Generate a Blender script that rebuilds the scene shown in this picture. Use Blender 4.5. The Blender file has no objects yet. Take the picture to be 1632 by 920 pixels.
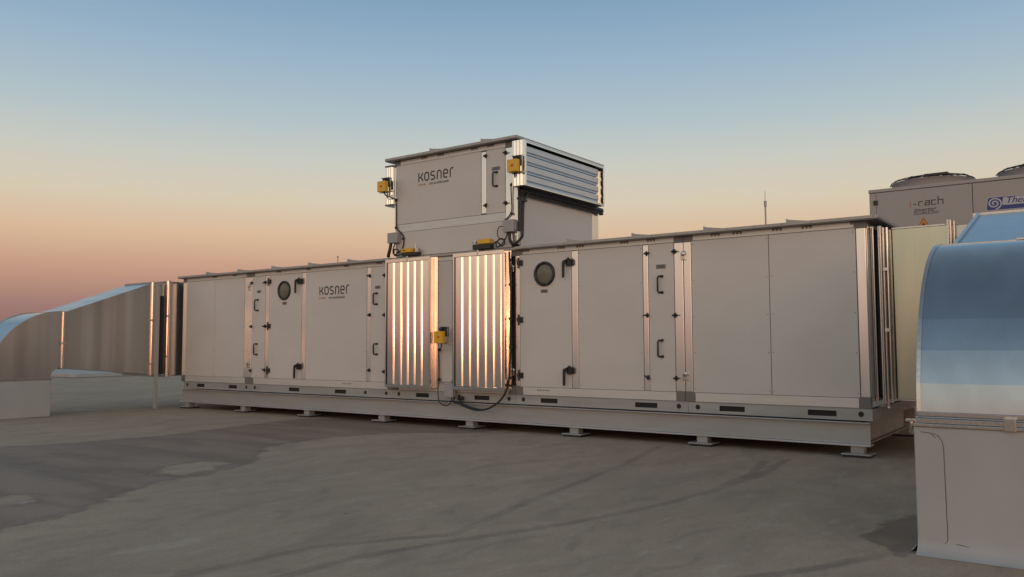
import bpy, bmesh, math, random
from mathutils import Vector, Matrix
random.seed(7)
R_ = math.radians
S = bpy.context.scene
COL = S.collection

# ------------------------------------------------------------------ camera
yaw, pitch, roll = 0.62677, 0.0669277, -0.00414945
Fv = Vector((-math.sin(yaw)*math.cos(pitch), math.cos(yaw)*math.cos(pitch), math.sin(pitch)))
R0 = Vector((math.cos(yaw), math.sin(yaw), 0)); U0 = R0.cross(Fv)
Rv = R0*math.cos(roll) + U0*math.sin(roll); Uv = Rv.cross(Fv)
cam = bpy.data.cameras.new('camera'); camo = bpy.data.objects.new('camera', cam); COL.objects.link(camo)
M = Matrix.Identity(4)
for i in range(3):
    M[i][0] = Rv[i]; M[i][1] = Uv[i]; M[i][2] = -Fv[i]
M[2][3] = 1.4
camo.matrix_world = M
cam.sensor_width = 36; cam.lens = 1314.446/1632*36
cam.clip_start = .05; cam.clip_end = 3000
S.camera = camo

# ------------------------------------------------------------------ sky
SUN_AZ = -37.0      # degrees from -Y towards -X: almost straight behind the camera
SUN_EL = 0.8
sd = Vector((-math.sin(R_(SUN_AZ))*math.cos(R_(SUN_EL)), -math.cos(R_(SUN_AZ))*math.cos(R_(SUN_EL)), math.sin(R_(SUN_EL))))
def lin(c):
    return tuple((v/255/12.92 if v/255 <= .04045 else ((v/255+.055)/1.055)**2.4) for v in c)
w = bpy.data.worlds.new('World'); S.world = w; w.use_nodes = True
nt = w.node_tree; nt.nodes.clear(); N = nt.nodes; L = nt.links
def nd(t, **k):
    n = N.new(t)
    for a, b in k.items(): setattr(n, a, b)
    return n
tc = nd('ShaderNodeTexCoord'); sep = nd('ShaderNodeSeparateXYZ'); L.new(tc.outputs['Generated'], sep.inputs[0])
asn = nd('ShaderNodeMath', operation='ARCSINE'); L.new(sep.outputs['Z'], asn.inputs[0])
el = nd('ShaderNodeMath', operation='MULTIPLY_ADD'); L.new(asn.outputs[0], el.inputs[0]); el.inputs[1].default_value = 180/math.pi/95; el.inputs[2].default_value = 5/95
def ramp(stops):
    r = nd('ShaderNodeValToRGB'); r.color_ramp.interpolation = 'LINEAR'
    e = r.color_ramp.elements
    while len(e) > 1: e.remove(e[-1])
    for i, (d, c) in enumerate(stops):
        p = (d+5)/95
        q = e[0] if i == 0 else e.new(p)
        q.position = p; q.color = (*c, 1)
    L.new(el.outputs[0], r.inputs[0]); return r
anti = ramp([(-5, lin((110, 92, 86))), (0, lin((128, 98, 100))), (2.5, lin((154, 119, 115))), (4.8, lin((191, 149, 129))), (7.3, lin((214, 181, 151))),
             (9.7, lin((211, 198, 176))), (12.5, lin((196, 198, 190))), (15.2, lin((174, 190, 196))), (19, lin((150, 176, 197))), (23.5, lin((122, 156, 184))), (35, lin((136, 156, 172))), (60, lin((124, 136, 148))), (90, lin((112, 124, 138)))])
sunr = ramp([(-5, (.45, .24, .18)), (-.8, (.7, .32, .24)), (1.0, (.82, .44, .33)), (4, (1.0, .72, .54)), (8, (1.05, .86, .66)), (14, (1.0, .9, .74)), (25, (.80, .81, .76)), (40, (.36, .43, .49)), (60, (.18, .235, .29)), (90, lin((112, 124, 138)))])
dot = nd('ShaderNodeVectorMath', operation='DOT_PRODUCT'); L.new(tc.outputs['Generated'], dot.inputs[0])
sh = Vector((sd.x, sd.y, 0)).normalized(); dot.inputs[1].default_value = sh
mr = nd('ShaderNodeMapRange'); mr.interpolation_type = 'SMOOTHSTEP'
mr.inputs['From Min'].default_value = -.55; mr.inputs['From Max'].default_value = 1.0
L.new(dot.outputs['Value'], mr.inputs['Value'])
# keep the mix full up high as well: the azimuth term fades there on its own
mx = nd('ShaderNodeMix', data_type='RGBA'); mq = nd('ShaderNodeMath', operation='POWER'); L.new(mr.outputs[0], mq.inputs[0]); mq.inputs[1].default_value = 1.6; L.new(mq.outputs[0], mx.inputs['Factor']); L.new(anti.outputs[0], mx.inputs['A']); L.new(sunr.outputs[0], mx.inputs['B'])
sky = nd('ShaderNodeTexSky', sky_type='NISHITA'); sky.sun_disc = False; sky.sun_elevation = R_(SUN_EL)
sky.sun_rotation = math.atan2(sd.x, sd.y)
# the brightest patch of afterglow round the point where the sun touches the horizon
h1 = nd('ShaderNodeMapRange'); h1.interpolation_type = 'SMOOTHSTEP'; h1.inputs['From Min'].default_value = .86; h1.inputs['From Max'].default_value = 1.0; L.new(dot.outputs['Value'], h1.inputs['Value'])
h2 = nd('ShaderNodeMath', operation='MULTIPLY'); L.new(asn.outputs[0], h2.inputs[0]); L.new(asn.outputs[0], h2.inputs[1])
h3 = nd('ShaderNodeMath', operation='MULTIPLY'); L.new(h2.outputs[0], h3.inputs[0]); h3.inputs[1].default_value = -1/(.085**2)
h4 = nd('ShaderNodeMath', operation='EXPONENT'); L.new(h3.outputs[0], h4.inputs[0])
h5 = nd('ShaderNodeMath', operation='MULTIPLY'); L.new(h4.outputs[0], h5.inputs[0]); L.new(h1.outputs[0], h5.inputs[1])
bg3 = nd('ShaderNodeBackground'); bg3.inputs[0].default_value = (1, .24, .13, 1); h6 = nd('ShaderNodeMath', operation='MULTIPLY'); L.new(h5.outputs[0], h6.inputs[0]); h6.inputs[1].default_value = 2.3
L.new(h6.outputs[0], bg3.inputs[1])
bg1 = nd('ShaderNodeBackground'); L.new(mx.outputs['Result'], bg1.inputs[0]); bg1.inputs[1].default_value = 1.0
bg2 = nd('ShaderNodeBackground'); L.new(sky.outputs[0], bg2.inputs[0]); bg2.inputs[1].default_value = .02
ad = nd('ShaderNodeAddShader'); L.new(bg1.outputs[0], ad.inputs[0]); L.new(bg2.outputs[0], ad.inputs[1])
g1 = nd('ShaderNodeMapRange'); g1.interpolation_type = 'SMOOTHSTEP'; g1.inputs['From Min'].default_value = .8; g1.inputs['From Max'].default_value = 1.0; L.new(dot.outputs['Value'], g1.inputs['Value'])
g2 = nd('ShaderNodeMath', operation='MULTIPLY_ADD'); L.new(asn.outputs[0], g2.inputs[0]); g2.inputs[1].default_value = 1/.085; g2.inputs[2].default_value = -.12/.085
g3 = nd('ShaderNodeMath', operation='MULTIPLY'); L.new(g2.outputs[0], g3.inputs[0]); L.new(g2.outputs[0], g3.inputs[1])
g4 = nd('ShaderNodeMath', operation='MULTIPLY'); L.new(g3.outputs[0], g4.inputs[0]); g4.inputs[1].default_value = -1
g5 = nd('ShaderNodeMath', operation='EXPONENT'); L.new(g4.outputs[0], g5.inputs[0])
g6 = nd('ShaderNodeMath', operation='MULTIPLY'); L.new(g5.outputs[0], g6.inputs[0]); L.new(g1.outputs[0], g6.inputs[1])
bg4 = nd('ShaderNodeBackground'); bg4.inputs[0].default_value = (1, .74, .36, 1); L.new(g6.outputs[0], bg4.inputs[1])
ad3 = nd('ShaderNodeAddShader'); L.new(ad.outputs[0], ad3.inputs[0]); L.new(bg4.outputs[0], ad3.inputs[1]); ad = ad3
ad2 = nd('ShaderNodeAddShader'); L.new(ad.outputs[0], ad2.inputs[0]); L.new(bg3.outputs[0], ad2.inputs[1]); ad = ad2
wo = nd('ShaderNodeOutputWorld'); L.new(ad.outputs[0], wo.inputs[0])
sl = bpy.data.lights.new('sun', 'SUN'); sl.energy = .05; sl.angle = R_(.8); sl.color = (1, .5, .22)
so = bpy.data.objects.new('sun', sl); COL.objects.link(so)
so.rotation_euler = (-sd).to_track_quat('-Z', 'Y').to_euler()
S.view_settings.view_transform = 'Standard'; S.view_settings.look = 'None'; S.view_settings.exposure = 0; S.view_settings.gamma = 1

# ------------------------------------------------------------------ materials
def mat(name, col, rough=.5, metal=0, bump=None, var=None, spec=None, rvar=None, aniso=None, coat=0):
    """bump=(scale vec, strength, distance, detail)  var=(scale vec, dark colour, amount)"""
    m = bpy.data.materials.new(name); m.use_nodes = True; t = m.node_tree; b = t.nodes['Principled BSDF']
    b.inputs['Base Color'].default_value = (*col, 1); b.inputs['Roughness'].default_value = rough; b.inputs['Metallic'].default_value = metal
    if spec is not None: b.inputs['Specular IOR Level'].default_value = spec
    if coat: b.inputs['Coat Weight'].default_value = coat; b.inputs['Coat Roughness'].default_value = .2
    g = t.nodes.new('ShaderNodeTexCoord')
    def noise(sc, det=3, dist=0):
        mp = t.nodes.new('ShaderNodeMapping'); mp.inputs['Scale'].default_value = sc
        t.links.new(g.outputs['Object'], mp.inputs[0])
        n = t.nodes.new('ShaderNodeTexNoise'); n.inputs['Scale'].default_value = 1; n.inputs['Detail'].default_value = det; n.inputs['Distortion'].default_value = dist
        t.links.new(mp.outputs[0], n.inputs['Vector']); return n
    if var:
        n = noise(var[0], 4); mr = t.nodes.new('ShaderNodeMapRange'); mr.inputs['From Min'].default_value = .35; mr.inputs['From Max'].default_value = .7
        mr.inputs['To Max'].default_value = var[2]
        t.links.new(n.outputs['Fac'], mr.inputs[0]); mi = t.nodes.new('ShaderNodeMix'); mi.data_type = 'RGBA'
        mi.inputs['A'].default_value = (*col, 1); mi.inputs['B'].default_value = (*var[1], 1)
        t.links.new(mr.outputs[0], mi.inputs['Factor']); t.links.new(mi.outputs['Result'], b.inputs['Base Color'])
    if rvar:
        n = noise(rvar[0], 3); mr = t.nodes.new('ShaderNodeMapRange'); mr.inputs['To Min'].default_value = rvar[1]; mr.inputs['To Max'].default_value = rvar[2]
        t.links.new(n.outputs['Fac'], mr.inputs[0]); t.links.new(mr.outputs[0], b.inputs['Roughness'])
    prev = None
    for bp in (bump or []):
        n = noise(bp[0], bp[3] if len(bp) > 3 else 2)
        bu = t.nodes.new('ShaderNodeBump'); bu.inputs['Strength'].default_value = bp[1]; bu.inputs['Distance'].default_value = bp[2]
        t.links.new(n.outputs['Fac'], bu.inputs['Height'])
        if prev: t.links.new(prev.outputs[0], bu.inputs['Normal'])
        prev = bu
    if prev: t.links.new(prev.outputs[0], b.inputs['Normal'])
    return m
PAINT = mat('painted_panel', (.63, .60, .575), .42, bump=[((1.1, 1.1, .8), .5, .006, 1), ((260, 260, 260), .08, .0006)], var=((.9, .9, 1.4), (.575, .545, .52), .8), spec=.5, rvar=((1.3, 1.3, .8), .34, .5))
ALU = mat('anodised_aluminium', (.80, .795, .78), .2, .68, rvar=((60, 60, 3), .12, .2), bump=[((3, 3, .7), .25, .003, 1)], var=((25, 25, 2), (.72, .71, .70), .5))
ALUM = mat('matt_aluminium_rail', (.66, .65, .63), .4, .35, rvar=((6, 6, 60), .32, .46), var=((3, 3, 30), (.58, .57, .55), .6))
GALV = mat('galvanised_sheet', (.50, .515, .52), .24, .95, bump=[((2.2, 2.2, .2), .5, .012, 0)], rvar=((2, 2, .6), .16, .3), var=((.4, 3.2, .06), (.33, .34, .34), 1))  # stretched tone bands in the colour stand in for banded reflections
GALVY = mat('glow_tinted_galvanised_sheet', (.47, .50, .41), .2, .95, bump=[((2.2, 2.2, .3), .6, .02, 0)], rvar=((1.5, 1.5, .5), .14, .3), var=((2.2, 2.2, .4), (.37, .43, .38), .9))  # yellow-green of the reflected glow put into the base colour
GALVD = mat('sky_tinted_galvanised_sheet', (.34, .40, .46), .18, .97, bump=[((1.2, 2.5, 2.5), .3, .008, 1), ((70, 70, 70), .03, .001)], rvar=((6, 2, 2), .12, .24), var=((5, 3, 3), (.29, .335, .38), .8))  # blue of the reflected sky put into the base colour
GALVB = mat('bright_galvanised_sheet', (.74, .72, .70), .12, 1, rvar=((5, 5, 2), .08, .16), bump=[((6, 6, .8), .08, .002, 0)], var=((9, 9, 3), (.64, .62, .6), .6))
BLADE = mat('louvre_blade_sheet', (.84, .81, .80), .12, 1, rvar=((5, 5, 1.5), .08, .17), bump=[((5, 5, .6), .1, .002, 0)], var=((7, 7, 2), (.70, .67, .66), .7))
FLNG = mat('galvanised_flange', (.55, .54, .53), .24, 1, var=((40, 40, 40), (.38, .38, .38), .6))
BEAM = mat('hot_dip_galvanised_steel', (.40, .415, .41), .5, .25, bump=[((14, 14, 14), .08, .002)], var=((1.2, 5, 9), (.31, .315, .305), .9))
RFL = mat('highlight_rail_flange', (.58, .60, .62), .3, .6, var=((1.5, 5, 9), (.45, .47, .48), .8))  # lighter than the rail web: the flange's sky highlight painted into its colour
RAIL = mat('galvanised_rail', (.40, .42, .42), .42, .3, bump=[((14, 14, 14), .08, .002)], var=((1.2, 5, 9), (.36, .37, .37), .9))
ROOFM = mat('grey_coated_roof_sheet', (.42, .40, .375), .4, .35, var=((3, 3, 3), (.34, .33, .31), .6))
CAP = mat('grey_plastic_corner', (.17, .16, .155), .45)
BLACK = mat('black_plastic', (.018, .018, .02), .38)
CABLE = mat('black_cable_sheath', (.02, .02, .022), .45)
DARK = mat('gap_shade_black', (.02, .02, .02), .8)  # near-black colour carries the shade of gaps and hollow insides
RUB = mat('black_rubber', (.025, .025, .025), .7)
YEL = mat('yellow_actuator_plastic', (.78, .44, .02), .35, coat=.2, var=((20, 20, 20), (.66, .36, .02), .4))
RED = mat('red_switch', (.5, .05, .02), .4)
GBOX = mat('grey_junction_box', (.36, .35, .36), .45)
GLASS = mat('porthole_glass', (.13, .125, .095), .16, 0, spec=.3, var=((6, 6, 6), (.2, .2, .15), .8))
LABEL = mat('grey_label_plate', (.19, .19, .19), .4, .3)
INK = mat('dark_grey_lettering', (.035, .028, .026), .5)
ORNG = mat('orange_lettering', (.42, .17, .06), .5)
BLUE = mat('blue_sticker', (.03, .045, .22), .4)
WHITE = mat('white_sticker', (.48, .48, .5), .4)
MEMB = mat('pale_roof_membrane', (.41, .425, .43), .75, bump=[((3, 3, 3), .5, .02, 3), ((180, 180, 180), .3, .002)], var=((1.6, 1.6, 1.2), (.345, .355, .36), .8))
CHIL = mat('chiller_casing_paint', (.38, .355, .345), .45, bump=[((2, 2, 2), .2, .004, 1)], var=((2, 2, 2), (.38, .345, .325), .6))
CANVAS = mat('black_flexible_canvas', (.03, .027, .035), .7)
POST = mat('grey_steel_post', (.42, .40, .37), .5, .3)
STAIN = mat('brown_ink_note', (.24, .17, .09), .6)

# ------------------------------------------------------------------ mesh helpers
class MB:
    def __init__(s): s.v = []; s.f = []; s.sm = []
    def add(s, vs, fs, smooth=False):
        o = len(s.v); s.v += [tuple(v) for v in vs]; s.f += [tuple(i+o for i in f) for f in fs]; s.sm += [smooth]*len(fs); return s
    def box(s, x0, x1, y0, y1, z0, z1):
        if x0 > x1: x0, x1 = x1, x0
        if y0 > y1: y0, y1 = y1, y0
        if z0 > z1: z0, z1 = z1, z0
        return s.add([(x0,y0,z0),(x1,y0,z0),(x1,y1,z0),(x0,y1,z0),(x0,y0,z1),(x1,y0,z1),(x1,y1,z1),(x0,y1,z1)],
                     [(0,3,2,1),(4,5,6,7),(0,1,5,4),(1,2,6,5),(2,3,7,6),(3,0,4,7)])
    def prism(s, poly, a0, a1, axis='x'):
        """poly: closed outline; axis x -> (y,z), y -> (x,z), z -> (x,y)"""
        n = len(poly)
        def P(p, a):
            return {'x': (a, p[0], p[1]), 'y': (p[0], a, p[1]), 'z': (p[0], p[1], a)}[axis]
        s.add([P(p, a0) for p in poly]+[P(p, a1) for p in poly],
              [tuple(range(n))[::-1], tuple(range(n, 2*n))]+[(i, (i+1) % n, n+(i+1) % n, n+i) for i in range(n)])
        return s
    def sheet(s, path, a0, a1, axis='x', smooth=True):
        """open profile extruded, smooth shaded"""
        n = len(path)
        def P(p, a):
            return {'x': (a, p[0], p[1]), 'y': (p[0], a, p[1]), 'z': (p[0], p[1], a)}[axis]
        s.add([P(p, a0) for p in path]+[P(p, a1) for p in path], [(i, i+1, n+i+1, n+i) for i in range(n-1)], smooth); return s
    def tube(s, pts, r, n=8, sub=0):
        pts = [Vector(p) for p in pts]
        if sub:
            out = []
            for i in range(len(pts)-1):
                p0 = pts[max(i-1, 0)]; p1 = pts[i]; p2 = pts[i+1]; p3 = pts[min(i+2, len(pts)-1)]
                for k in range(sub):
                    t = k/sub
                    out.append(.5*((2*p1)+(p2-p0)*t+(2*p0-5*p1+4*p2-p3)*t*t+(3*p1-p0-3*p2+p3)*t**3))
            pts = out+[pts[-1]]
        vs = []; fs = []; up = Vector((.13, .21, 1)).normalized(); prev = None
        for i, p in enumerate(pts):
            d = (pts[min(i+1, len(pts)-1)]-pts[max(i-1, 0)]).normalized()
            a = (prev - d*prev.dot(d)) if prev else d.cross(up)
            a.normalize(); prev = a; b = d.cross(a)
            for k in range(n):
                q = 2*math.pi*k/n; vs.append(p+(a*math.cos(q)+b*math.sin(q))*r)
        for i in range(len(pts)-1):
            for k in range(n):
                fs.append((i*n+k, i*n+(k+1) % n, (i+1)*n+(k+1) % n, (i+1)*n+k))
        s.add(vs, fs, True); m = len(pts)
        s.add([vs[k] for k in range(n)], [tuple(range(n))]); s.add([vs[(m-1)*n+k] for k in range(n)], [tuple(range(n))[::-1]])
        return s
    def lathe(s, prof, c, axis='y', n=32):
        """prof: list of (r, h) along axis"""
        vs = []; fs = []
        for r, h in prof:
            for k in range(n):
                q = 2*math.pi*k/n; a, b = r*math.cos(q), r*math.sin(q)
                vs.append({'y': (c[0]+a, c[1]+h, c[2]+b), 'z': (c[0]+a, c[1]+b, c[2]+h), 'x': (c[0]+h, c[1]+a, c[2]+b)}[axis])
        for i in range(len(prof)-1):
            for k in range(n): fs.append((i*n+k, i*n+(k+1) % n, (i+1)*n+(k+1) % n, (i+1)*n+k))
        return s.add(vs, fs, True)
    def disc(s, c, r, axis='y', n=28):
        vs = []
        for k in range(n):
            q = 2*math.pi*k/n; a, b = r*math.cos(q), r*math.sin(q)
            vs.append({'y': (c[0]+a, c[1], c[2]+b), 'z': (c[0]+a, c[1]+b, c[2]), 'x': (c[0], c[1]+a, c[2]+b)}[axis])
        return s.add(vs, [tuple(range(n))])
    def stroke(s, pts, wd, origin, sc, y, closed=False, shear=0):
        """flat mitred ribbon in the XZ plane at depth y"""
        P = [Vector(p) for p in pts]; n = len(P); l = []; r = []
        for i in range(n):
            a = P[i-1] if (i > 0 or closed) else None; b = P[(i+1) % n] if (i < n-1 or closed) else None
            d1 = (P[i]-a).normalized() if a is not None else None; d2 = (b-P[i]).normalized() if b is not None else None
            if d1 is None: d1 = d2
            if d2 is None: d2 = d1
            t = (d1+d2).normalized(); nn = Vector((-t.y, t.x)); k = 1/max(.5, nn.dot(Vector((-d1.y, d1.x))))
            l.append(P[i]+nn*k*wd/2); r.append(P[i]-nn*k*wd/2)
        vs = []
        for q in l+r: vs.append((origin[0]+(q.x+shear*q.y)*sc, y, origin[1]+q.y*sc))
        m = n if closed else n-1
        return s.add(vs, [(i, n+i, n+(i+1) % n, (i+1) % n) for i in range(m)])
    def build(s, name, m, parent=None, bevel=0, label=None):
        me = bpy.data.meshes.new(name)
        off = Vector((0, 0, 0)); p = parent
        while p is not None: off += p.location; p = p.parent
        me.from_pydata([tuple(Vector(v)-off) for v in s.v], [], s.f)
        me.polygons.foreach_set('use_smooth', s.sm)
        bm = bmesh.new(); bm.from_mesh(me); bmesh.ops.recalc_face_normals(bm, faces=bm.faces); bm.to_mesh(me); bm.free()
        me.materials.append(m); me.update()
        o = bpy.data.objects.new(name, me); COL.objects.link(o)
        if parent is not None: o.parent = parent
        if bevel:
            b = o.modifiers.new('bevel', 'BEVEL'); b.width = bevel; b.segments = 2; b.limit_method = 'ANGLE'
        if label: o['label'] = label
        return o
def B(name, m, parent, x0, x1, y0, y1, z0, z1, bevel=0, label=None):
    return MB().box(x0, x1, y0, y1, z0, z1).build(name, m, parent, bevel, label)
def thing(name, loc, label, cat, group=None):
    o = bpy.data.objects.new(name, None); COL.objects.link(o); o.location = loc; o.empty_display_size = .2
    o['label'] = label; o['category'] = cat
    if group: o['group'] = group
    return o
def text_mesh(txt, size, x, y, z, shear=0, spread=1.0, sx=1.0, face=None):
    c = bpy.data.curves.new('t', 'FONT'); c.body = txt; c.size = size; c.shear = shear; c.space_character = spread; c.resolution_u = 3
    o = bpy.data.objects.new('t', c); COL.objects.link(o)
    dg = bpy.context.evaluated_depsgraph_get(); dg.update()
    me = bpy.data.meshes.new_from_object(o.evaluated_get(dg))
    vs = [(x+v.co.x*sx, y, z+v.co.y) for v in me.vertices]; fs = [tuple(p.vertices) for p in me.polygons]
    bpy.data.objects.remove(o); bpy.data.curves.remove(c)
    return vs, fs

# ------------------------------------------------------------------ ground (flat roof)
def seg_dist(p, a, b):
    ax, ay = a; bx, by = b; dx, dy = bx-ax, by-ay
    t = max(0, min(1, ((p[0]-ax)*dx+(p[1]-ay)*dy)/(dx*dx+dy*dy+1e-12)))
    return math.hypot(p[0]-ax-t*dx, p[1]-ay-t*dy)
def poly_sd(p, poly):
    d = min(seg_dist(p, poly[i], poly[(i+1) % len(poly)]) for i in range(len(poly)))
    ins = False; j = len(poly)-1
    for i in range(len(poly)):
        if (poly[i][1] > p[1]) != (poly[j][1] > p[1]) and p[0] < (poly[j][0]-poly[i][0])*(p[1]-poly[i][1])/(poly[j][1]-poly[i][1])+poly[i][0]: ins = not ins
        j = i
    return d if ins else -d
SEAMS = [[(-5.03,10.32),(-4.65,8.72),(-4.36,6.87),(-4.22,5.94),(-3.99,4.74),(-4.21,4.45),(-4.54,3.91),(-4.61,3.21),(-4.64,2.0)],
         [(-3.38,9.77),(-3.17,8.77),(-3.12,7.44),(-3.23,6.62),(-3.5,5.52),(-3.9,4.5),(-4.1,3.85),(-4.14,2.6)],
         [(-3.21,10.08),(-3.06,8.74),(-3.12,7.44)],
         [(-1.19,6.33),(-1.3,5.9),(-1.55,5.35),(-1.8,4.93),(-2.2,4.1)]]
DAMP = [(-12.59,5.21),(-12.16,5.86),(-12.01,6.7),(-12.02,7.74),(-12.31,9.15),(-12.44,10.37),(-11.64,10.9),(-10.49,11.3),(-8.2,11.3),(-8.1,10.4),(-8.66,9.98),(-9.33,9.54),(-9.62,8.5),(-9.45,7.34),(-8.22,6.04),(-7.99,5.47),(-8.0,4.81),(-7.4,3.91),(-7.2,3.64),(-7.04,3.26),(-6.87,2.87),(-6.6,1.6),(-10,1.5),(-12.5,3)]
HOLES = [[(-8.45,5.04),(-8.88,5.41),(-8.98,5.96),(-8.52,6.08),(-8.27,5.66),(-8.2,5.22)], [(-8.32,3.3),(-8.42,3.66),(-8.2,3.74),(-7.92,3.56),(-7.9,3.1)]]
SPOT = [(-1.2,6.0),(-1.46,6.3),(-1.5,6.8),(-1.36,7.4),(-1.1,7.5),(-1.1,6.0)]
def axis_pts(lo, hi, far0, far1, st):
    a = [lo+i*st for i in range(int((hi-lo)/st)+1)]
    l = []; d = .5; x = lo
    while x > far0: x -= d; d *= 1.6; l.append(max(x, far0))
    r = []; d = .5; x = a[-1]
    while x < far1: x += d; d *= 1.6; r.append(min(x, far1))
    return l[::-1]+a+r
gx = axis_pts(-13.6, -.6, -400, 400, .07); gy = axis_pts(1.6, 11.6, -400, 400, .07)
gv = [(x, y, 0) for y in gy for x in gx]; nx = len(gx)
gf = [(j*nx+i, j*nx+i+1, (j+1)*nx+i+1, (j+1)*nx+i) for j in range(len(gy)-1) for i in range(nx-1)]
gm = bpy.data.meshes.new('roof_surface'); gm.from_pydata(gv, [], gf)
at_s = gm.attributes.new('seam', 'FLOAT', 'POINT'); at_d = gm.attributes.new('damp', 'FLOAT', 'POINT')
sv = []; dv = []
for x, y, z in gv:
    if -14 < x < 0 and 1 < y < 12:
        sv.append(min(seg_dist((x, y), s_[i], s_[i+1]) for s_ in SEAMS for i in range(len(s_)-1)))
        d = poly_sd((x, y), DAMP)
        for h_ in HOLES: d = min(d, -poly_sd((x, y), h_))
        d = max(d, poly_sd((x, y), SPOT)*1.2)
        dv.append(max(-3, min(3, d)))
    else: sv.append(5); dv.append(-3)
at_s.data.foreach_set('value', sv); at_d.data.foreach_set('value', dv)
g = bpy.data.materials.new('roof_screed'); g.use_nodes = True; t = g.node_tree; N = t.nodes; L = t.links; bs = N['Principled BSDF']
def noise(scale, det=5, rough=.55, vec=None, dist=0):
    n = nd('ShaderNodeTexNoise'); n.inputs['Scale'].default_value = scale; n.inputs['Detail'].default_value = det; n.inputs['Roughness'].default_value = rough; n.inputs['Distortion'].default_value = dist
    L.new(vec or gco.outputs['Object'], n.inputs['Vector']); return n
def math_(op, a, b=None, c=None):
    m = nd('ShaderNodeMath', operation=op)
    for i, v in enumerate((a, b, c)):
        if v is None: continue
        if isinstance(v, (int, float)): m.inputs[i].default_value = v
        else: L.new(v, m.inputs[i])
    return m.outputs[0]
def sstep(v, a, b, t0=0, t1=1):
    m = nd('ShaderNodeMapRange'); m.interpolation_type = 'SMOOTHSTEP'; L.new(v, m.inputs[0])
    m.inputs['From Min'].default_value = a; m.inputs['From Max'].default_value = b; m.inputs['To Min'].default_value = t0; m.inputs['To Max'].default_value = t1
    return m.outputs[0]
def mixc(f, a, b):
    m = nd('ShaderNodeMix', data_type='RGBA')
    if isinstance(f, (int, float)): m.inputs['Factor'].default_value = f
    else: L.new(f, m.inputs['Factor'])
    for k, v in (('A', a), ('B', b)):
        if isinstance(v, tuple): m.inputs[k].default_value = (*v, 1)
        else: L.new(v, m.inputs[k])
    return m.outputs['Result']
gco = nd('ShaderNodeTexCoord')
mp = nd('ShaderNodeMapping'); mp.inputs['Rotation'].default_value = (0, 0, R_(25)); mp.inputs['Scale'].default_value = (1, .45, 1); L.new(gco.outputs['Object'], mp.inputs[0])
mp2 = nd('ShaderNodeMapping'); mp2.inputs['Rotation'].default_value = (0, 0, R_(-38)); mp2.inputs['Scale'].default_value = (.35, 1.6, 1); L.new(gco.outputs['Object'], mp2.inputs[0])
nA = noise(.35, 6, .6); nB = noise(2.2, 7, .62, mp.outputs[0], .6); nC = noise(28, 4, .6); nD = noise(6, 5, .7, mp.outputs[0], 1.2); nE = noise(130, 2)
c = mixc(sstep(nA.outputs['Fac'], .3, .72), (.45, .355, .26), (.37, .29, .215))
c = mixc(sstep(nB.outputs['Fac'], .42, .72, 0, .7), c, (.30, .24, .185))
c = mixc(sstep(nD.outputs['Fac'], .56, .76, 0, .5), c, (.50, .43, .36))
c = mixc(sstep(nC.outputs['Fac'], .35, .7, 0, .35), c, (.30, .255, .21))
nM = noise(3.6, 5, .65, mp.outputs[0], .8); c = mixc(sstep(nM.outputs['Fac'], .52, .72, 0, .5), c, (.25, .205, .165)); c = mixc(sstep(nM.outputs['Fac'], .46, .3, 0, .4), c, (.50, .44, .36))
a1 = nd('ShaderNodeAttribute', attribute_name='damp'); a2 = nd('ShaderNodeAttribute', attribute_name='seam')
edge = noise(3.5, 6, .65); dd = math_('ADD', a1.outputs['Fac'], math_('MULTIPLY', math_('SUBTRACT', edge.outputs['Fac'], .5), .55))
dmask = sstep(dd, -.03, .05)
rim = math_('MULTIPLY', sstep(dd, -.06, .01), sstep(dd, .01, .12, 1, 0))
nS = noise(1.1, 6, .6, mp2.outputs[0], .5); inner = sstep(nS.outputs['Fac'], .34, .64)
dcol = mixc(inner, (.27, .20, .155), (.165, .117, .088))
c = mixc(math_('MULTIPLY', dmask, .8), c, dcol)
c = mixc(math_('MULTIPLY', rim, .35), c, (.12, .09, .07))
sw = math_('ADD', a2.outputs['Fac'], math_('MULTIPLY', math_('SUBTRACT', noise(9, 4).outputs['Fac'], .5), .06))
smask = sstep(sw, .022, .075, 1, 0)
sfade = sstep(noise(.7, 3).outputs['Fac'], .35, .65, .2, .5); c = mixc(math_('MULTIPLY', smask, sfade), c, (.13, .105, .085))
vor = nd('ShaderNodeTexVoronoi'); vor.inputs['Scale'].default_value = 3.2; vor.inputs['Randomness'].default_value = 1; L.new(noise(4, 3).outputs['Color'], vor.inputs['Vector']) if False else L.new(mp.outputs[0], vor.inputs['Vector'])
spot = math_('MULTIPLY', sstep(vor.outputs['Distance'], .03, .07, 1, 0), sstep(noise(.8, 2).outputs['Fac'], .5, .6))
c = mixc(math_('MULTIPLY', spot, .6), c, (.09, .075, .06))
v2 = nd('ShaderNodeTexVoronoi'); v2.feature = 'DISTANCE_TO_EDGE'; v2.inputs['Scale'].default_value = .55
wv = nd('ShaderNodeVectorMath', operation='ADD'); L.new(gco.outputs['Object'], wv.inputs[0]); nw = noise(1.6, 4); nw2 = nd('ShaderNodeVectorMath', operation='SCALE'); L.new(nw.outputs['Color'], nw2.inputs[0]); nw2.inputs['Scale'].default_value = 1.1; L.new(nw2.outputs[0], wv.inputs[1]); L.new(wv.outputs[0], v2.inputs['Vector'])
crk = math_('MULTIPLY', sstep(v2.outputs['Distance'], .002, .012, 1, 0), sstep(noise(.6, 3).outputs['Fac'], .48, .6))
c = mixc(math_('MULTIPLY', crk, .22), c, (.13, .11, .09))
nG = noise(75, 3, .7); c = mixc(sstep(nG.outputs['Fac'], .5, .75, 0, .45), c, (.2, .17, .14)); c = mixc(sstep(nG.outputs['Fac'], .45, .28, 0, .35), c, (.55, .49, .42))
L.new(c, bs.inputs['Base Color'])
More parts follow.
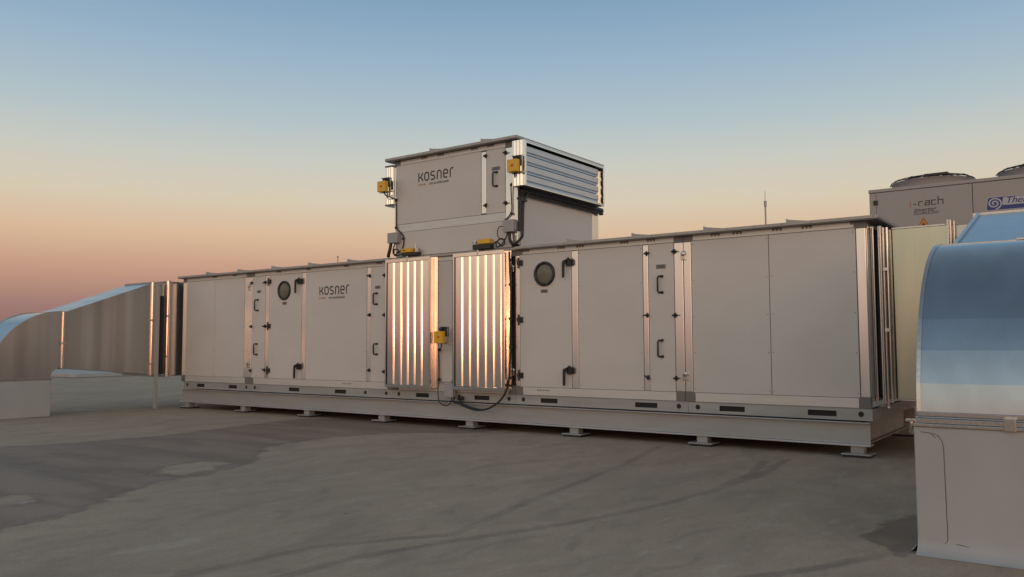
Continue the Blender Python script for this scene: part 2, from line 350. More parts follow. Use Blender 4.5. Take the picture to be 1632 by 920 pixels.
L.new(math_('SUBTRACT', .92, math_('MULTIPLY', dmask, .27)), bs.inputs['Roughness']); bs.inputs['Specular IOR Level'].default_value = .3
hgt = math_('ADD', math_('MULTIPLY', nB.outputs['Fac'], 1.0), math_('ADD', math_('MULTIPLY', nC.outputs['Fac'], .18), math_('MULTIPLY', nE.outputs['Fac'], .05)))
hgt = math_('SUBTRACT', hgt, math_('MULTIPLY', smask, .25))
bu = nd('ShaderNodeBump'); bu.inputs['Strength'].default_value = .8; bu.inputs['Distance'].default_value = .03; L.new(hgt, bu.inputs['Height']); L.new(bu.outputs[0], bs.inputs['Normal'])
gm.materials.append(g)
go = bpy.data.objects.new('roof_surface', gm); COL.objects.link(go); go['kind'] = 'structure'

# ------------------------------------------------------------------ main air handling unit
YF = 10.74
ahu = thing('air_handling_unit', (-9.7, 12.2, .43), 'long grey and silver air handling unit on the steel rails, below the upper unit', 'air handling unit')
X0, X1, YB = -16.97, -2.39, 13.7
MB().box(X0+.03, X1-.03, YF+.025, YB-.02, .585, 2.905).build('casing_core', DARK, ahu)
def panel(name, x0, x1, z0=.722, z1=2.818, y=YF, parent=ahu, m=PAINT, label=None):
    return B(name, m, parent, x0+.004, x1-.004, y-.006, y+.03, z0, z1, .003, label)
def screws(p, x0, x1, z0, z1, y, nz=5):
    for i in range(nz):
        z = z0+(z1-z0)*i/(nz-1)
        for x in (x0, x1): MB().lathe([(0, -.004), (.006, -.003), (.007, 0)], (x, y, z), 'y', 8).build('screw', CAP, p)
# fixed panels
FX = [(-16.81,-15.76),(-15.76,-14.72),(-12.77,-11.08),(-6.53,-5.44),(-4.69,-3.60),(-3.60,-2.51),(-9.34,-9.02)]
for a, b in FX:
    screws(panel('panel', a, b), a+.03, b-.03, .77, 2.77, YF-.006)
# doors
def logo(x, z, width, y, parent):
    """letters k o s n e r as ribbons, with the four arrow heads and the small line of text beneath"""
    sc = width/5.35; m = MB(); yy = y-.003
    x_ = x
    def st(p, closed=False, dx=0): m.stroke(p, .15, (x+dx*sc, z), sc, yy, closed)
    st([(.075,0),(.075,1.0)]); st([(.18,.47),(.35,.47),(.68,.95)]); st([(.43,.42),(.72,.03)])
    st([(.25,.07),(.55,.07),(.7,.25),(.7,.75),(.55,.93),(.25,.93),(.1,.75),(.1,.25)], True, .86)
    st([(.66,.93),(.25,.93),(.1,.82),(.1,.64),(.22,.53),(.54,.47),(.66,.36),(.66,.18),(.52,.07),(.08,.07)], False, 1.78)
    st([(.1,0),(.1,.78),(.25,.93),(.5,.93),(.66,.78),(.66,0)], False, 2.72)
    st([(.18,.5),(.68,.5),(.68,.76),(.54,.93),(.24,.93),(.1,.76),(.1,.24),(.24,.07),(.62,.07)], False, 3.64)
    st([(.1,0),(.1,.78),(.25,.98),(.55,1.0)], False, 4.6)
    lg = m.build('logo', INK, parent)
    tri = MB()
    for k in range(4):
        tx = x+sc*(.05+.29*k); tri.add([(tx, yy, z-.52*sc), (tx, yy, z-.22*sc), (tx+.2*sc, yy, z-.37*sc)], [(0, 1, 2)])
    tri.build('logo_arrows', ORNG, parent)
    vs, fs = text_mesh('aire acondicionado', .47*sc, x+1.65*sc, yy, z-.5*sc, spread=.93, sx=.86)
    MB().add(vs, fs).build('logo_subtitle', INK, parent)
def plate(x, z, parent, w_=.13, h_=.055, y=YF-.0065):
    MB().box(x-w_/2, x+w_/2, y-.003, y, z-h_/2, z+h_/2).build('label_plate', LABEL, parent)
    m = MB()
    for k in range(3): m.box(x-w_*.3, x+w_*.3, y-.0045, y-.0032, z-.017+k*.014, z-.012+k*.014)
    m.build('label_text', INK, parent)
def handle(x, z0, z1, parent, y=YF-.006, flip=1):
    m = MB().tube([(x+.03*flip, y, z1), (x-.012*flip, y-.045, z1), (x-.02*flip, y-.055, z1-.02), (x-.02*flip, y-.055, z0+.02), (x-.012*flip, y-.045, z0), (x+.03*flip, y, z0)], .014, 8)
    for z in (z0, z1): m.box(x+.005*flip, x+.045*flip, y-.012, y, z-.018, z+.018)
    return m.build('handle', BLACK, parent)
def small_latch(x, z, parent, ang=0, y=YF-.008):
    m = MB().lathe([(0, -.04), (.02, -.038), (.022, 0)], (x, y, z), 'y', 12)
    dx, dz = math.cos(ang)*.055, math.sin(ang)*.055
    m.tube([(x-dx*.6, y-.03, z-dz*.6), (x+dx, y-.034, z+dz)], .011, 6)
    m.box(x-.012, x+.012, y-.014, y, z-.034, z+.034)
    return m.build('latch', BLACK, parent)
def hinge(x, z, parent, y=YF-.008):
    m = MB().box(x-.005, x+.07, y-.022, y, z-.045, z+.045)
    m.tube([(x-.012, y-.016, z-.085), (x-.012, y-.016, z+.085)], .014, 8)
    m.box(x-.045, x-.012, y-.014, y, z-.03, z+.03); m.box(x+.03, x+.05, y-.028, y-.02, z-.02, z+.02)
    return m.build('hinge', BLACK, parent, .002)
def lever_latch(x, z, parent, y=YF-.008):
    m = MB().box(x-.05, x+.045, y-.05, y, z-.055, z+.055); m.box(x+.045, x+.075, y-.03, y, z-.04, z+.04)
    m.box(x-.02, x+.02, y-.06, y-.045, z+.04, z+.075)
    m.prism([(x-.085, z+.03), (x-.03, z+.045), (x-.03, z-.0), (x-.062, z-.03), (x-.066, z-.22), (x-.085, z-.235), (x-.1, z-.22), (x-.098, z)], y-.085, y-.055, 'y')
    return m.build('lever_latch', BLACK, parent, .004)
def porthole(x, z, parent, r=.195, y=YF-.006):
    MB().lathe([(r, 0), (r, -.02), (r-.012, -.03), (r-.03, -.03), (r-.042, -.018), (r-.045, -.006)], (x, y, z), 'y', 40).build('porthole_ring', BLACK, parent)
    MB().lathe([(r-.04, -.005), (r-.07, -.012), (.05, -.016), (0, -.017)], (x, y, z), 'y', 40).build('porthole_glass', GLASS, parent)
    for k in range(8):
        q = k*math.pi/4+.3; MB().lathe([(0, -.035), (.008, -.034), (.009, -.028)], (x+(r-.02)*math.cos(q), y, z+(r-.02)*math.sin(q)), 'y', 8).build('screw', CAP, parent)
LBLD = {}
def door(name, x0, x1, label): return panel(name, x0, x1, label=label)
dA = door('access_panel', -14.46, -14.03, 'narrow panel with two black handles left of the left porthole door')
handle(-14.29, 2.11, 2.33, dA); handle(-14.30, 1.20, 1.42, dA); plate(-14.24, 2.5, dA)
for x, z, a in ((-14.47,2.69,.1),(-14.47,1.78,.05),(-14.47,.87,-.2)): small_latch(x, z, dA, a)
for x, z, a in ((-14.03,2.68,math.pi+.2),(-14.02,1.78,math.pi),(-14.02,.89,math.pi-.4)): small_latch(x, z, dA, a)
dB = door('porthole_door', -13.91, -12.90, 'door with round porthole in the left section')
porthole(-13.43, 2.49, dB); plate(-13.42, 2.23, dB)
for z in (2.69, 1.78, .88): hinge(-13.915, z, dB)
for z in (2.65, .97): lever_latch(-12.93, z, dB)
dD = door('access_panel', -10.98, -10.43, 'narrow panel with two black handles left of the left louvre')
handle(-10.84, 2.13, 2.33, dD); handle(-10.83, 1.22, 1.41, dD); plate(-10.80, 2.44, dD)
for x, z, a in ((-11.0,2.66,math.pi),(-11.0,1.94,.3),(-11.0,.93,.1),(-10.62,2.65,0),(-10.62,1.93,0),(-10.62,.91,0)): small_latch(x, z, dD, a)
dE = door('porthole_door', -7.62, -6.65, 'door with round porthole right of the right louvre')
porthole(-7.14, 2.49, dE); plate(-7.15, 2.22, dE)
for z in (2.69, 1.78, .90): hinge(-7.625, z, dE)
for z in (2.64, .99): lever_latch(-6.67, z, dE)
dG = door('access_panel', -5.35, -4.95, 'narrow panel with two black handles in the right section')
handle(-5.16, 2.12, 2.35, dG); handle(-5.17, 1.21, 1.44, dG); plate(-5.15, 2.49, dG, .15, .06)
for x, z, a in ((-5.37,2.69,.1),(-5.37,1.8,math.pi),(-5.37,.91,2.6),(-4.94,2.69,0),(-4.94,1.79,0),(-4.94,.91,0)): small_latch(x, z, dG, a)
logo(-12.38, 2.355, .86, YF-.006, [o for o in ahu.children if o.name.startswith('panel')][2])
# frame posts
def post(x0, x1, z0=.722, z1=2.818, y=YF, parent=ahu):
    return MB().box(x0, x1, y-.004, y+.06, z0, z1).build('frame_post', ALU, parent, .006)
for a, b in ((-16.965,-16.815),(-14.715,-14.538),(-14.53,-14.465),(-14.025,-13.915),(-12.895,-12.775),(-11.075,-10.985),(-7.705,-7.625),(-6.645,-6.535),(-5.435,-5.355),(-4.945,-4.813),(-4.803,-4.695),(-2.505,-2.395)):
    post(a, b)
MODS = [(-16.97,-14.534),(-14.528,-10.41),(-10.404,-7.715),(-7.709,-4.81),(-4.804,-2.39)]
for a, b in MODS:
    ca = .14; 
    B('bottom_rail', ALUM, ahu, a+ca, b-ca, YF-.003, YF+.05, .595, .718, .004)
    B('top_rail', ALUM, ahu, a+ca, b-ca, YF-.003, YF+.05, 2.823, 2.9, .004)
    for x0, x1 in ((a, a+ca-.002), (b-ca+.002, b)):
        B('corner_cap', CAP, ahu, x0, x1, YF-.005, YF+.06, .595, .735, .004); B('corner_cap', CAP, ahu, x0, x1, YF-.005, YF+.06, 2.806, 2.9, .004)
for x in (-16.965, -2.46):   # end posts on the short ends
    pass
B('end_panel', PAINT, ahu, -2.42, -2.392, YF+.12, YB-.12, .72, 2.82, .003)
B('end_panel', PAINT, ahu, -16.968, -16.94, YF+.12, YB-.12, .72, 2.82, .003)
for x0, x1 in ((-16.969,-16.9),(-2.45,-2.391)):
    m = MB(); m.box(x0, x1, YF+.062, YF+.118, .6, 2.9); m.box(x0, x1, YB-.118, YB, .6, 2.9); m.box(x0, x1, YF+.12, YB-.12, .6, .715); m.box(x0, x1, YF+.12, YB-.12, 2.825, 2.9)
    m.build('end_frame', ALU, ahu, .004)
MB().box(-16.9, -2.45, YB-.02, YB, .6, 2.9).build('rear_panel', PAINT, ahu)
# clips that clamp modules and small clips under the eaves
for x, z in ((-14.55,2.6),(-14.56,.99),(-7.76,2.61),(-7.76,.95),(-4.80,2.62),(-4.80,.94)):
    MB().lathe([(0, -.03), (.03, -.03), (.04, -.02), (.042, 0)], (x, YF-.005, z+.03), 'y', 16).box(x-.036, x+.036, YF-.028, YF-.005, z-.06, z+.03).build('section_clamp', FLNG, ahu, .006)
for x in (-15.78,-15.07,-13.61,-12.71,-11.63,-10.76,-6.83,-6.49,-5.73,-5.3,-4.33,-4.02,-3.48,-3.10,-2.5,-7.5):
    m = MB().box(x-.064, x+.064, YF-.0075, YF-.004, 2.885, 2.898)
    for k in (-.05, 0, .05): m.box(x+k-.014, x+k+.014, YF-.012, YF-.0077, 2.862, 2.898)
    m.build('eaves_clip', CAP, ahu)
# roof sheet with seams
def roof(x0, x1, y0, y1, z0, th, ribs, parent, hw=.014):
    B('roof_sheet', ROOFM, parent, x0, x1, y0, y1, z0, z0+th, .004)
    MB().box(x0+.01, x1-.01, y0+.012, y1-.02, z0-.012, z0-.001).build('roof_underlay', CAP, parent)
    for x in ribs:
        m = MB(); m.prism([(x-.012, z0+th), (x+.26, z0+th), (x+.012, z0+th+.035), (x-.012, z0+th+.05)], y0+.003, y0+.09, 'y')
        m.box(x-.008, x+.008, y0+.1, y1-.02, z0+th, z0+th+.04)
        m.box(x-.006, x+.006, y0-.004, y0, z0, z0+th)
        m.build('roof_seam', ROOFM, parent)
    m = MB()
    x = x0+.2
    while x < x1: m.lathe([(0, -.004), (.007, -.003), (.008, 0)], (x, y0, z0+th*.55), 'y', 8); x += .37
    m.build('roof_screws', CAP, parent)
roof(-17.05, -10.404, 10.635, 13.82, 2.908, .04, (-15.96,-14.84,-13.72,-12.6,-11.5), ahu)
roof(-10.40, -7.66, 10.70, 13.82, 2.908, .04, (), ahu)
roof(-7.655, -2.22, 10.635, 13.82, 2.908, .04, (-6.66,-5.55,-4.45,-3.32), ahu)
# note on the rail
for x, z in ((-11.72, .66), (-7.3, .665)):
    vs, fs = text_mesh('NOTE UNIT 10', .035, x, YF-.0045, z, sx=1.0)
    m = MB()
    for k in range(9): m.box(x+k*.028, x+k*.028+.02*(.5+.5*random.random()), YF-.0048, YF-.0038, z, z+.018+.01*random.random())
    m.build('handwritten_note', STAIN, ahu)
# base frame with fork pockets and lifting holes
BX = [(-16.85,-14.492),(-14.488,-10.412),(-10.408,-7.712),(-7.708,-4.772),(-4.768,-2.38)]
SL = [(-16.37,-16.09),(-15.23,-14.93),(-13.25,-12.94),(-11.92,-11.61),(-9.85,-9.55),(-8.55,-8.24),(-7.23,-6.92),(-5.59,-5.24),(-4.32,-3.97),(-3.15,-2.80)]
HO = [-16.73,-14.61,-14.33,-11.10,-10.57,-10.26,-8.87,-7.84,-7.56,-4.91,-4.63,-2.51]
zb0, zb1 = .447, .586
for a, b in BX:
    m = MB(); x = a
    for s0, s1 in SL:
        if a < s0 < b:
            m.box(x, s0, YF-.006, YF+.004, zb0, zb1)
            m.box(s0, s1, YF-.006, YF+.004, zb0, .482); m.box(s0, s1, YF-.006, YF+.004, .553, zb1)
            x = s1
    m.box(x, b, YF-.006, YF+.004, zb0, zb1)
    m.box(a, b, YF-.006, YF+.06, zb0-.004, zb0-.0005); m.box(a, b, YF-.012, YF+.03, zb1+.0005, zb1+.006)
    m.build('base_channel', BEAM, ahu)
    for h_ in HO:
        if a < h_ < b: MB().lathe([(0, .0), (.026, 0), (.029, -.0015), (.033, -.0015), (.034, 0)], (h_, YF-.0065, .522), 'y', 24).build('lifting_hole_shade', DARK, ahu)  # flat dark disc, the hole's inner shade put into its colour
for s0, s1 in SL: B('fork_pocket', DARK, ahu, s0, s1, YF+.02, YF+.09, .475, .56)
m = MB()
for x in (-16.84, -2.39): m.box(x, x+.008, YF+.005, YB, zb0, zb1)
m.box(-16.8, -2.4, YB-.01, YB, zb0, zb1); m.build('base_side_channel', BEAM, ahu)

# ---- front louvres
def louvre_front(x0, x1, ridges, label, extra=True):
    r = MB()
    y0, y1, z0, z1 = 10.55, YF-.008, .645, 2.905
    r.box(x0, x0+.03, y0, y1, z0, z1); r.box(x1-.045, x1, y0, y0+.004, z0, z1)
    r.box(x0+.03, x1-.0455, y0, y1, z0, z0+.055); r.box(x0+.03, x1-.0455, y0, y1, z1-.06, z1)
    fr = r.build('louvre', GALVB, ahu, .004, label)
    # side flange ribs (stepped casing profile)
    s_ = MB()
    s_.box(x1-.052, x1-.046, y0+.004, YF-.03, z0+.003, z1-.003)
    s_.box(x1-.052, x1+.035, YF-.029, YF-.009, z0, z1)
    s_.sheet([(x1-.034, YF-.0295), (x1-.027, YF-.036), (x1-.019, YF-.036), (x1-.012, YF-.0295)], z0+.01, z1-.01, 'z')
    s_.sheet([(x1+.004, YF-.0295), (x1+.010, YF-.036), (x1+.018, YF-.036), (x1+.024, YF-.0295)], z0+.01, z1-.01, 'z')
    s_.box(x0-.03, x0, YF-.03, YF-.009, z0, z1)
    s_.build('casing_flange', GALVB, fr, .002)
    MB().box(x0+.06, x1-.056, YF-.09, YF-.02, z0+.05, z1-.05).build('cavity_shade', DARK, fr)  # solid dark box painting the shade behind the blades
    # vertical blades : slightly tilted flats with a narrow rolled ridge between
    zz0, zz1 = z0+.058, z1-.064
    edges = [x0+.05]+list(ridges)
    yb = y0+.012
    for i in range(len(edges)):
        a = edges[i]+(.027 if i else 0); b = (edges[i+1]-.02) if i+1 < len(edges) else x1-.047
        if b-a < .015: continue
        m = MB(); dz0 = zz0+random.uniform(-.004, .004); w_ = b-a; tl = random.uniform(-.6, .6)
        m.sheet([(a, yb+.04), (a, yb)], dz0, zz1, 'z', False)
        m.sheet([(a, yb), (a+w_*.5, yb-.0004+w_*.5*math.tan(R_(1+tl))), (b, yb+w_*math.tan(R_(1.6+tl)))], dz0, zz1, 'z')
        if i+1 < len(edges):
            pts = [(b, yb+w_*math.tan(R_(1.6+tl)))]
            for k in range(6):
                q = R_(36+k*1.8); pts.append((pts[-1][0]+.0078*math.cos(q)/math.cos(R_(40)), pts[-1][1]+.0078*math.sin(q)/math.cos(R_(40))))
            m.sheet(pts, dz0, zz1, 'z')
        m.build('blade', BLADE, fr)
    # bracket on top edge
    MB().box((x0+x1)/2-.02, (x0+x1)/2+.02, y0-.004, y0, z1-.07, z1+.03).build('bracket', FLNG, fr)
    return fr
louvre_front(-10.43, -9.37, (-10.235, -10.055, -9.895, -9.735, -9.57), 'left of the two bright vertical-bladed louvres')
louvre_front(-8.86, -7.80, (-8.67, -8.505, -8.34, -8.175, -8.01, -7.855), 'right of the two bright vertical-bladed louvres')
# ---- damper actuators
def actuator(parent, x, y, z, w_=.19, h_=.2, d_=.09, style='front', label=None):
    if style == 'front':
        body = B('damper_actuator', YEL, parent, x, x+w_, y-d_, y, z, z+h_, .008, label)
        MB().box(x+w_*.3, x+w_*1.05, y+.001, y+.08, z+h_*.55, z+h_+.075).lathe([(.0, -.03), (.035, -.028), (.035, .05)], (x+w_*.55, y, z+h_+.035), 'y', 14).build('clamp_housing', BLACK, body, .004)
        MB().box(x+w_*.42, x+w_*.66, y-d_-.004, y-d_, z+h_*.42, z+h_*.58).build('red_mark', RED, body)
        m = MB().box(x-.03, x+w_+.13, y+.012, y+.02, z-.012, z+.012).box(x+w_+.03, x+w_+.045, y+.01, y+.02, z, z+h_+.08)
        m.tube([(x+w_*.4, y+.02, z+h_+.02), (x+w_*.4, y-.05, z+h_+.06), (x+w_*.7, y-.05, z+h_+.05)], .008, 6)
        m.build('mounting_bracket', FLNG, body)
    else:
        body = MB().box(x, x+w_, y-d_, y, z, z+h_*.5).build('damper_actuator', BLACK, parent, .006, label)
        MB().box(x+w_*.28, x+w_*.97, y-d_-.01, y-.01, z+h_*.5, z+h_).build('cover', YEL, body, .012)
        m = MB().tube([(x+.02, y-d_*.5, z+h_*.5), (x+.02, y-d_*.5, z+h_*1.1)], .008, 6).tube([(x-.04, y-d_*.5, z+h_*.8), (x+w_*.3, y-d_*.5, z+h_*.8)], .01, 6)
        m.box(x+.0, x+.05, y-d_*.7, y-d_*.3, z+h_*.65, z+h_*.9); m.build('crank_linkage', FLNG, body)
    return body
actuator(ahu, -9.18, 10.52, 1.415, .18, .2, .08, label='yellow actuator low between the two bright louvres')
actuator(ahu, -8.49, 10.71, 2.957, .37, .16, .1, 'top', 'yellow and black actuator on top of the right louvre')
b_ = MB().box(-10.09, -9.71, 10.6, 10.7, 2.957, 3.01).build('damper_actuator', BLACK, ahu, .006, 'yellow and black actuator on top of the left louvre')
MB().box(-10.1, -9.83, 10.59, 10.69, 3.01, 3.085).build('cover', YEL, b_, .012)
MB().box(-10.05, -9.99, 10.586, 10.589, 3.035, 3.06).build('red_mark', RED, b_)
MB().tube([(-9.8, 10.65, 3.0), (-9.8, 10.65, 3.16)], .01, 6).tube([(-9.83, 10.65, 3.05), (-9.68, 10.65, 3.05)], .012, 6).box(-9.77, -9.71, 10.62, 10.68, 3.01, 3.07).build('crank_linkage', FLNG, b_)
# lower junction box, cables on the front
jb = MB().box(-9.09, -8.905, 10.60, 10.69, .515, .73).build('junction_box', GBOX, ahu, .01, 'pale junction box at the foot of the gap between the louvres')
MB().tube([(-9.32, 10.68, .76), (-8.99, 10.68, .76)], .007, 6).tube([(-9.31,10.68,.73),(-9.31,10.68,.8)], .007, 6).tube([(-8.99,10.68,.73),(-8.99,10.68,.8)], .007, 6).build('cable_bracket', FLNG, ahu)
def cable(name, pts, r, parent, sub=6, m=CABLE): return MB().tube(pts, r, 8, sub).build(name, m, parent)
cable('cable', [(-9.05,10.47,1.41),(-9.06,10.5,1.36),(-9.18,10.6,1.33),(-9.26,10.66,1.29),(-9.28,10.69,1.1),(-9.28,10.69,.8),(-9.28,10.66,.62),(-9.22,10.62,.44),(-9.1,10.61,.375),(-8.99,10.63,.4),(-8.95,10.64,.52)], .009, ahu)
cable('cable', [(-8.9,10.64,.52),(-8.9,10.62,.44),(-8.8,10.62,.42),(-8.6,10.58,.37),(-8.35,10.56,.33),(-8.1,10.58,.38),(-7.9,10.62,.53),(-7.79,10.64,.75),(-7.765,10.66,1.1),(-7.76,10.67,1.6),(-7.75,10.67,2.2),(-7.765,10.67,2.6),(-7.77,10.66,2.88)], .016, ahu)
cable('cable', [(-8.84,10.68,.50),(-8.7,10.6,.42),(-8.45,10.57,.36),(-8.2,10.57,.345),(-8.02,10.6,.42)], .013, ahu)
m = MB().box(-8.86,-8.76,10.67,10.72,.47,.53)
m.build('cable_gland', BLACK, ahu, .004)
for z in (.86, .74, 1.35, 1.8, 2.35, 2.75): B('cable_clip', BLACK, ahu, -7.775, -7.735, 10.645, 10.69, z-.02, z+.02, .004)
for z in (1.3, .8): B('cable_clip', BLACK, ahu, -9.3, -9.26, 10.67, 10.715, z-.02, z+.02, .004)

# ------------------------------------------------------------------ upper unit
up = thing('upper_air_intake_unit', (-9.0, 12.0, 2.95), 'grey box unit with side louvre, standing on top of the long unit', 'air handling unit')
U0x, U1x, UYB, UZ0, UZ1 = -10.39, -7.65, 13.32, 2.952, 4.70
MB().box(U0x+.03, U1x-.03, YF+.025, UYB-.02, UZ0+.004, UZ1-.01).build('casing_core', DARK, up)
pu = panel('panel', -10.345, -8.40, 3.545, 4.615, parent=up)
logo(-9.81, 4.265, .84, YF-.006, pu)
dU = panel('access_panel', -8.29, -7.90, 3.545, 4.615, parent=up, label='narrow panel with one black handle on the upper unit')
handle(-8.095, 3.99, 4.22, dU); plate(-8.09, 4.285, dU, .17, .06)
for x, z, a in ((-8.30,4.52,.05),(-8.30,3.69,.3),(-7.89,4.52,0),(-7.89,3.69,0)): small_latch(x, z, dU, a)
panel('panel', -10.345, -7.78, 2.96, 3.398, parent=up)
post(-8.395, -8.295, 3.56, 4.60, parent=up); post(-7.895, -7.655, 3.0, 4.60, parent=up); post(-10.388, -10.35, 3.0, 4.60, parent=up)
B('middle_rail', ALUM, up, -10.345, -7.90, YF-.003, YF+.05, 3.402, 3.541, .004)
B('top_rail', ALUM, up, -10.25, -7.90, YF-.003, YF+.05, 4.62, 4.698, .004)
MB().box(-10.388, -10.253, YF-.005, YF+.06, 4.603, 4.698).box(-7.897, -7.652, YF-.005, YF+.06, 4.603, 4.698).box(-8.393,-8.297,YF-.007,YF+.02,3.545,3.558).box(-8.393,-8.297,YF-.007,YF+.02,4.602,4.614).build('corner_caps', CAP, up, .004)
for x in (-9.67,-9.29,-8.54,-8.20):
    m = MB().box(x-.064, x+.064, YF-.0075, YF-.004, 4.682, 4.694)
    for k in (-.05, 0, .05): m.box(x+k-.014, x+k+.014, YF-.012, YF-.0077, 4.66, 4.694)
    m.build('eaves_clip', CAP, up)
roof(-10.54, -7.60, 10.63, 13.47, 4.712, .045, (-9.45, -8.32), up)
# side faces
B('side_panel', PAINT, up, -7.68, -7.652, YF+.07, UYB-.22, 2.96, 3.86, .003)
B('side_panel', PAINT, up, -10.388, -10.36, YF+.07, UYB-.07, 2.96, 3.86, .003)
MB().box(-7.72, -7.651, UYB-.215, UYB, 2.96, 3.86).box(-10.388,-10.33,UYB-.06,UYB,2.96,4.69).box(-7.72,-7.652,YF+.062,UYB,4.62,4.69).build('rear_post', ALU, up, .004)
MB().box(-10.36, -7.72, UYB-.02, UYB-.001, 2.96, 4.69).build('rear_panel', PAINT, up)
# side louvre hood on the right
hz0, hz1, hy0, hy1, hx0, hx1 = 3.905, 4.645, 10.58, 13.12, -7.65, -7.40
def hood(hx0, hx1, sgn, label, hy0=hy0):
    r = MB()
    xa, xb = sorted((hx0, hx1))
    r.box(xa, xb, hy0, hy0+.02, hz0, hz1); r.box(xa, xb, hy1-.02, hy1, hz0, hz1)
    r.box(xa, xb, hy0+.02, hy1-.02, hz0, hz0+.02); r.box(xa, xb, hy0+.02, hy1-.02, hz1-.02, hz1)
    # front lips
    lip = hx1
    lx0, lx1 = sorted((lip-.012*sgn, lip))
    r.box(lx0, lx1+.0005, hy0+.02, hy0+.05, hz0+.02, hz1-.02); r.box(lx0, lx1+.0005, hy1-.032, hy1-.02, hz0+.02, hz1-.02)
    r.box(lx0, lx1+.0005, hy0+.05, hy1-.032, hz0+.02, hz0+.035); r.box(lx0, lx1+.0005, hy0+.05, hy1-.032, hz1-.05, hz1-.02)
    fr = r.build('louvre', GALVB, up, .003, label)
    MB().box(min(hx0, hx1-.17*sgn), max(hx0, hx1-.17*sgn), hy0+.03, hy1-.03, hz0+.03, hz1-.03).build('cavity_shade', DARK, fr)
    s_ = MB()
    for xx in (.25, .5, .75):
        xc = hx0+(hx1-hx0)*xx
        sg = 1
        s_.sheet([(xc-.034, hy0-.001), (xc-.034, hy0-.024), (xc-.008, hy0-.024), (xc+.022, hy0-.001)], hz0+.005, hz1-.005, 'z', False)
    s_.build('casing_flange', GALVB, fr)
    ph = .155; zt = hz1-.075
    for i in range(4):
        z = zt-i*ph; bx = hx1-.055*sgn
        m = MB()
        pr = [(bx-.012*sgn, z), (bx+.010*sgn, z-.008), (bx+.012*sgn, z-.1), (bx+.0*sgn, z-.108), (bx-.006*sgn, z-.112), (bx+.002*sgn, z-.148)]
        m.sheet([pr[0], pr[1]], hy0+.022, hy1-.145, 'y', False); m.sheet([pr[1], pr[2]], hy0+.022, hy1-.145, 'y', False)
        m.sheet([pr[2], pr[3], pr[4]], hy0+.022, hy1-.145, 'y', False); m.sheet([pr[4], pr[5]], hy0+.022, hy1-.145, 'y', False)
        bl = m.build('blade', mat_blade, fr)
        MB().sheet([(bx-.03*sgn, hy1-.148), (bx+.016*sgn, hy1-.185)], z-.1, z-.012, 'z', False).build('blade_end_glint', GALVB, bl)  # tilted bright sheet added to throw a glint at the blade end
    MB().box(*sorted((hx1-.10*sgn, hx1-.094*sgn)), hy1-.14, hy1-.022, hz0+.022, hz1-.022).build('glint_plate', GALVB, fr)  # bright plate added to bounce the low sun back out of the corner
    MB().box(*sorted((hx1-.16*sgn, hx1-.105*sgn)), hy1-.17, hy1-.1, hz0+.022, hz1-.022).build('blade_gear', DARK, fr)
    return fr
mat_blade = mat('weathered_blade_aluminium', (.60, .605, .62), .34, .75, var=((20, 3, 20), (.5, .51, .53), .6))
hood(-7.65, -7.40, 1, 'wide horizontal-bladed louvre on the right side of the upper unit')
hood(-10.39, -10.60, -1, 'louvre sticking out on the left side of the upper unit', YF-.012)
MB().box(-10.60, -10.39, YF-.04, YF-.037, hz0, hz0+.03).build('hood_cap', CAP, up)
MB().box(-10.60,-10.39,YF-.04,YF-.037,hz1-.03,hz1).build('hood_cap', CAP, up)
# black pipes along and below the hood
pp = MB()
for k, (dz, r) in enumerate(((.02, .03), (-.03, .024), (.045, .024))):
    pp.tube([(-7.60+.02*(k == 1), YF-.03, 3.2), (-7.60+.02*(k==1), YF-.02, 3.70), (-7.60, YF+.06, 3.82+dz*.5), (-7.59, YF+.25, 3.845+dz), (-7.59, UYB-.14, 3.85+dz), (-7.6, UYB-.03, 3.83+dz)], r, 10, 6)
pp.build('insulated_pipes', CABLE, up)
cable('conduit', [(-7.545,YF+.13,3.82),(-7.545,YF+.04,3.74),(-7.55,YF-.0,3.6),(-7.55,YF-.02,3.2),(-7.57,YF-.02,3.1),(-7.68,YF-.06,3.0),(-7.76,YF-.06,3.05),(-7.78,YF-.06,3.2)], .024, up)
MB().box(-7.6, -7.5, YF-.03, YF+.05, 3.675, 3.715).box(-7.66,-7.6,YF-.02,YF+.03,3.72,3.76).build('pipe_clamp', BLACK, up, .004)
# junction boxes + actuators
j1 = MB().box(-7.87, -7.66, 10.62, 10.73, 3.195, 3.395).build('junction_box', GBOX, up, .01, 'grey junction box at the right corner of the upper unit')
j2 = MB().box(-10.46, -10.22, 10.62, 10.73, 3.21, 3.395).build('junction_box', GBOX, up, .01, 'grey junction box at the left corner of the upper unit')
MB().box(-7.655,-7.64,10.64,10.72,3.22,3.37).build('glands', GBOX, j1, .004)
actuator(up, -7.645, 10.52, 4.115, .19, .2, .09, label='yellow actuator at the right corner of the upper unit')
actuator(up, -10.53, 10.52, 4.12, .19, .19, .09, label='yellow actuator at the left corner of the upper unit')
cable('cable', [(-7.55,10.5,4.11),(-7.58,10.56,4.05),(-7.70,10.66,4.0),(-7.76,10.70,3.95),(-7.76,10.715,3.7),(-7.76,10.715,3.55),(-7.82,10.715,3.46),(-7.9,10.715,3.41)], .01, up)
cable('cable', [(-10.43,10.5,4.12),(-10.42,10.56,4.06),(-10.36,10.70,4.02),(-10.335,10.72,3.9),(-10.33,10.72,3.6),(-10.32,10.72,3.47),(-10.2,10.72,3.38),(-10.14,10.72,3.28),(-10.17,10.72,3.12),(-10.28,10.7,3.02)], .012, up)
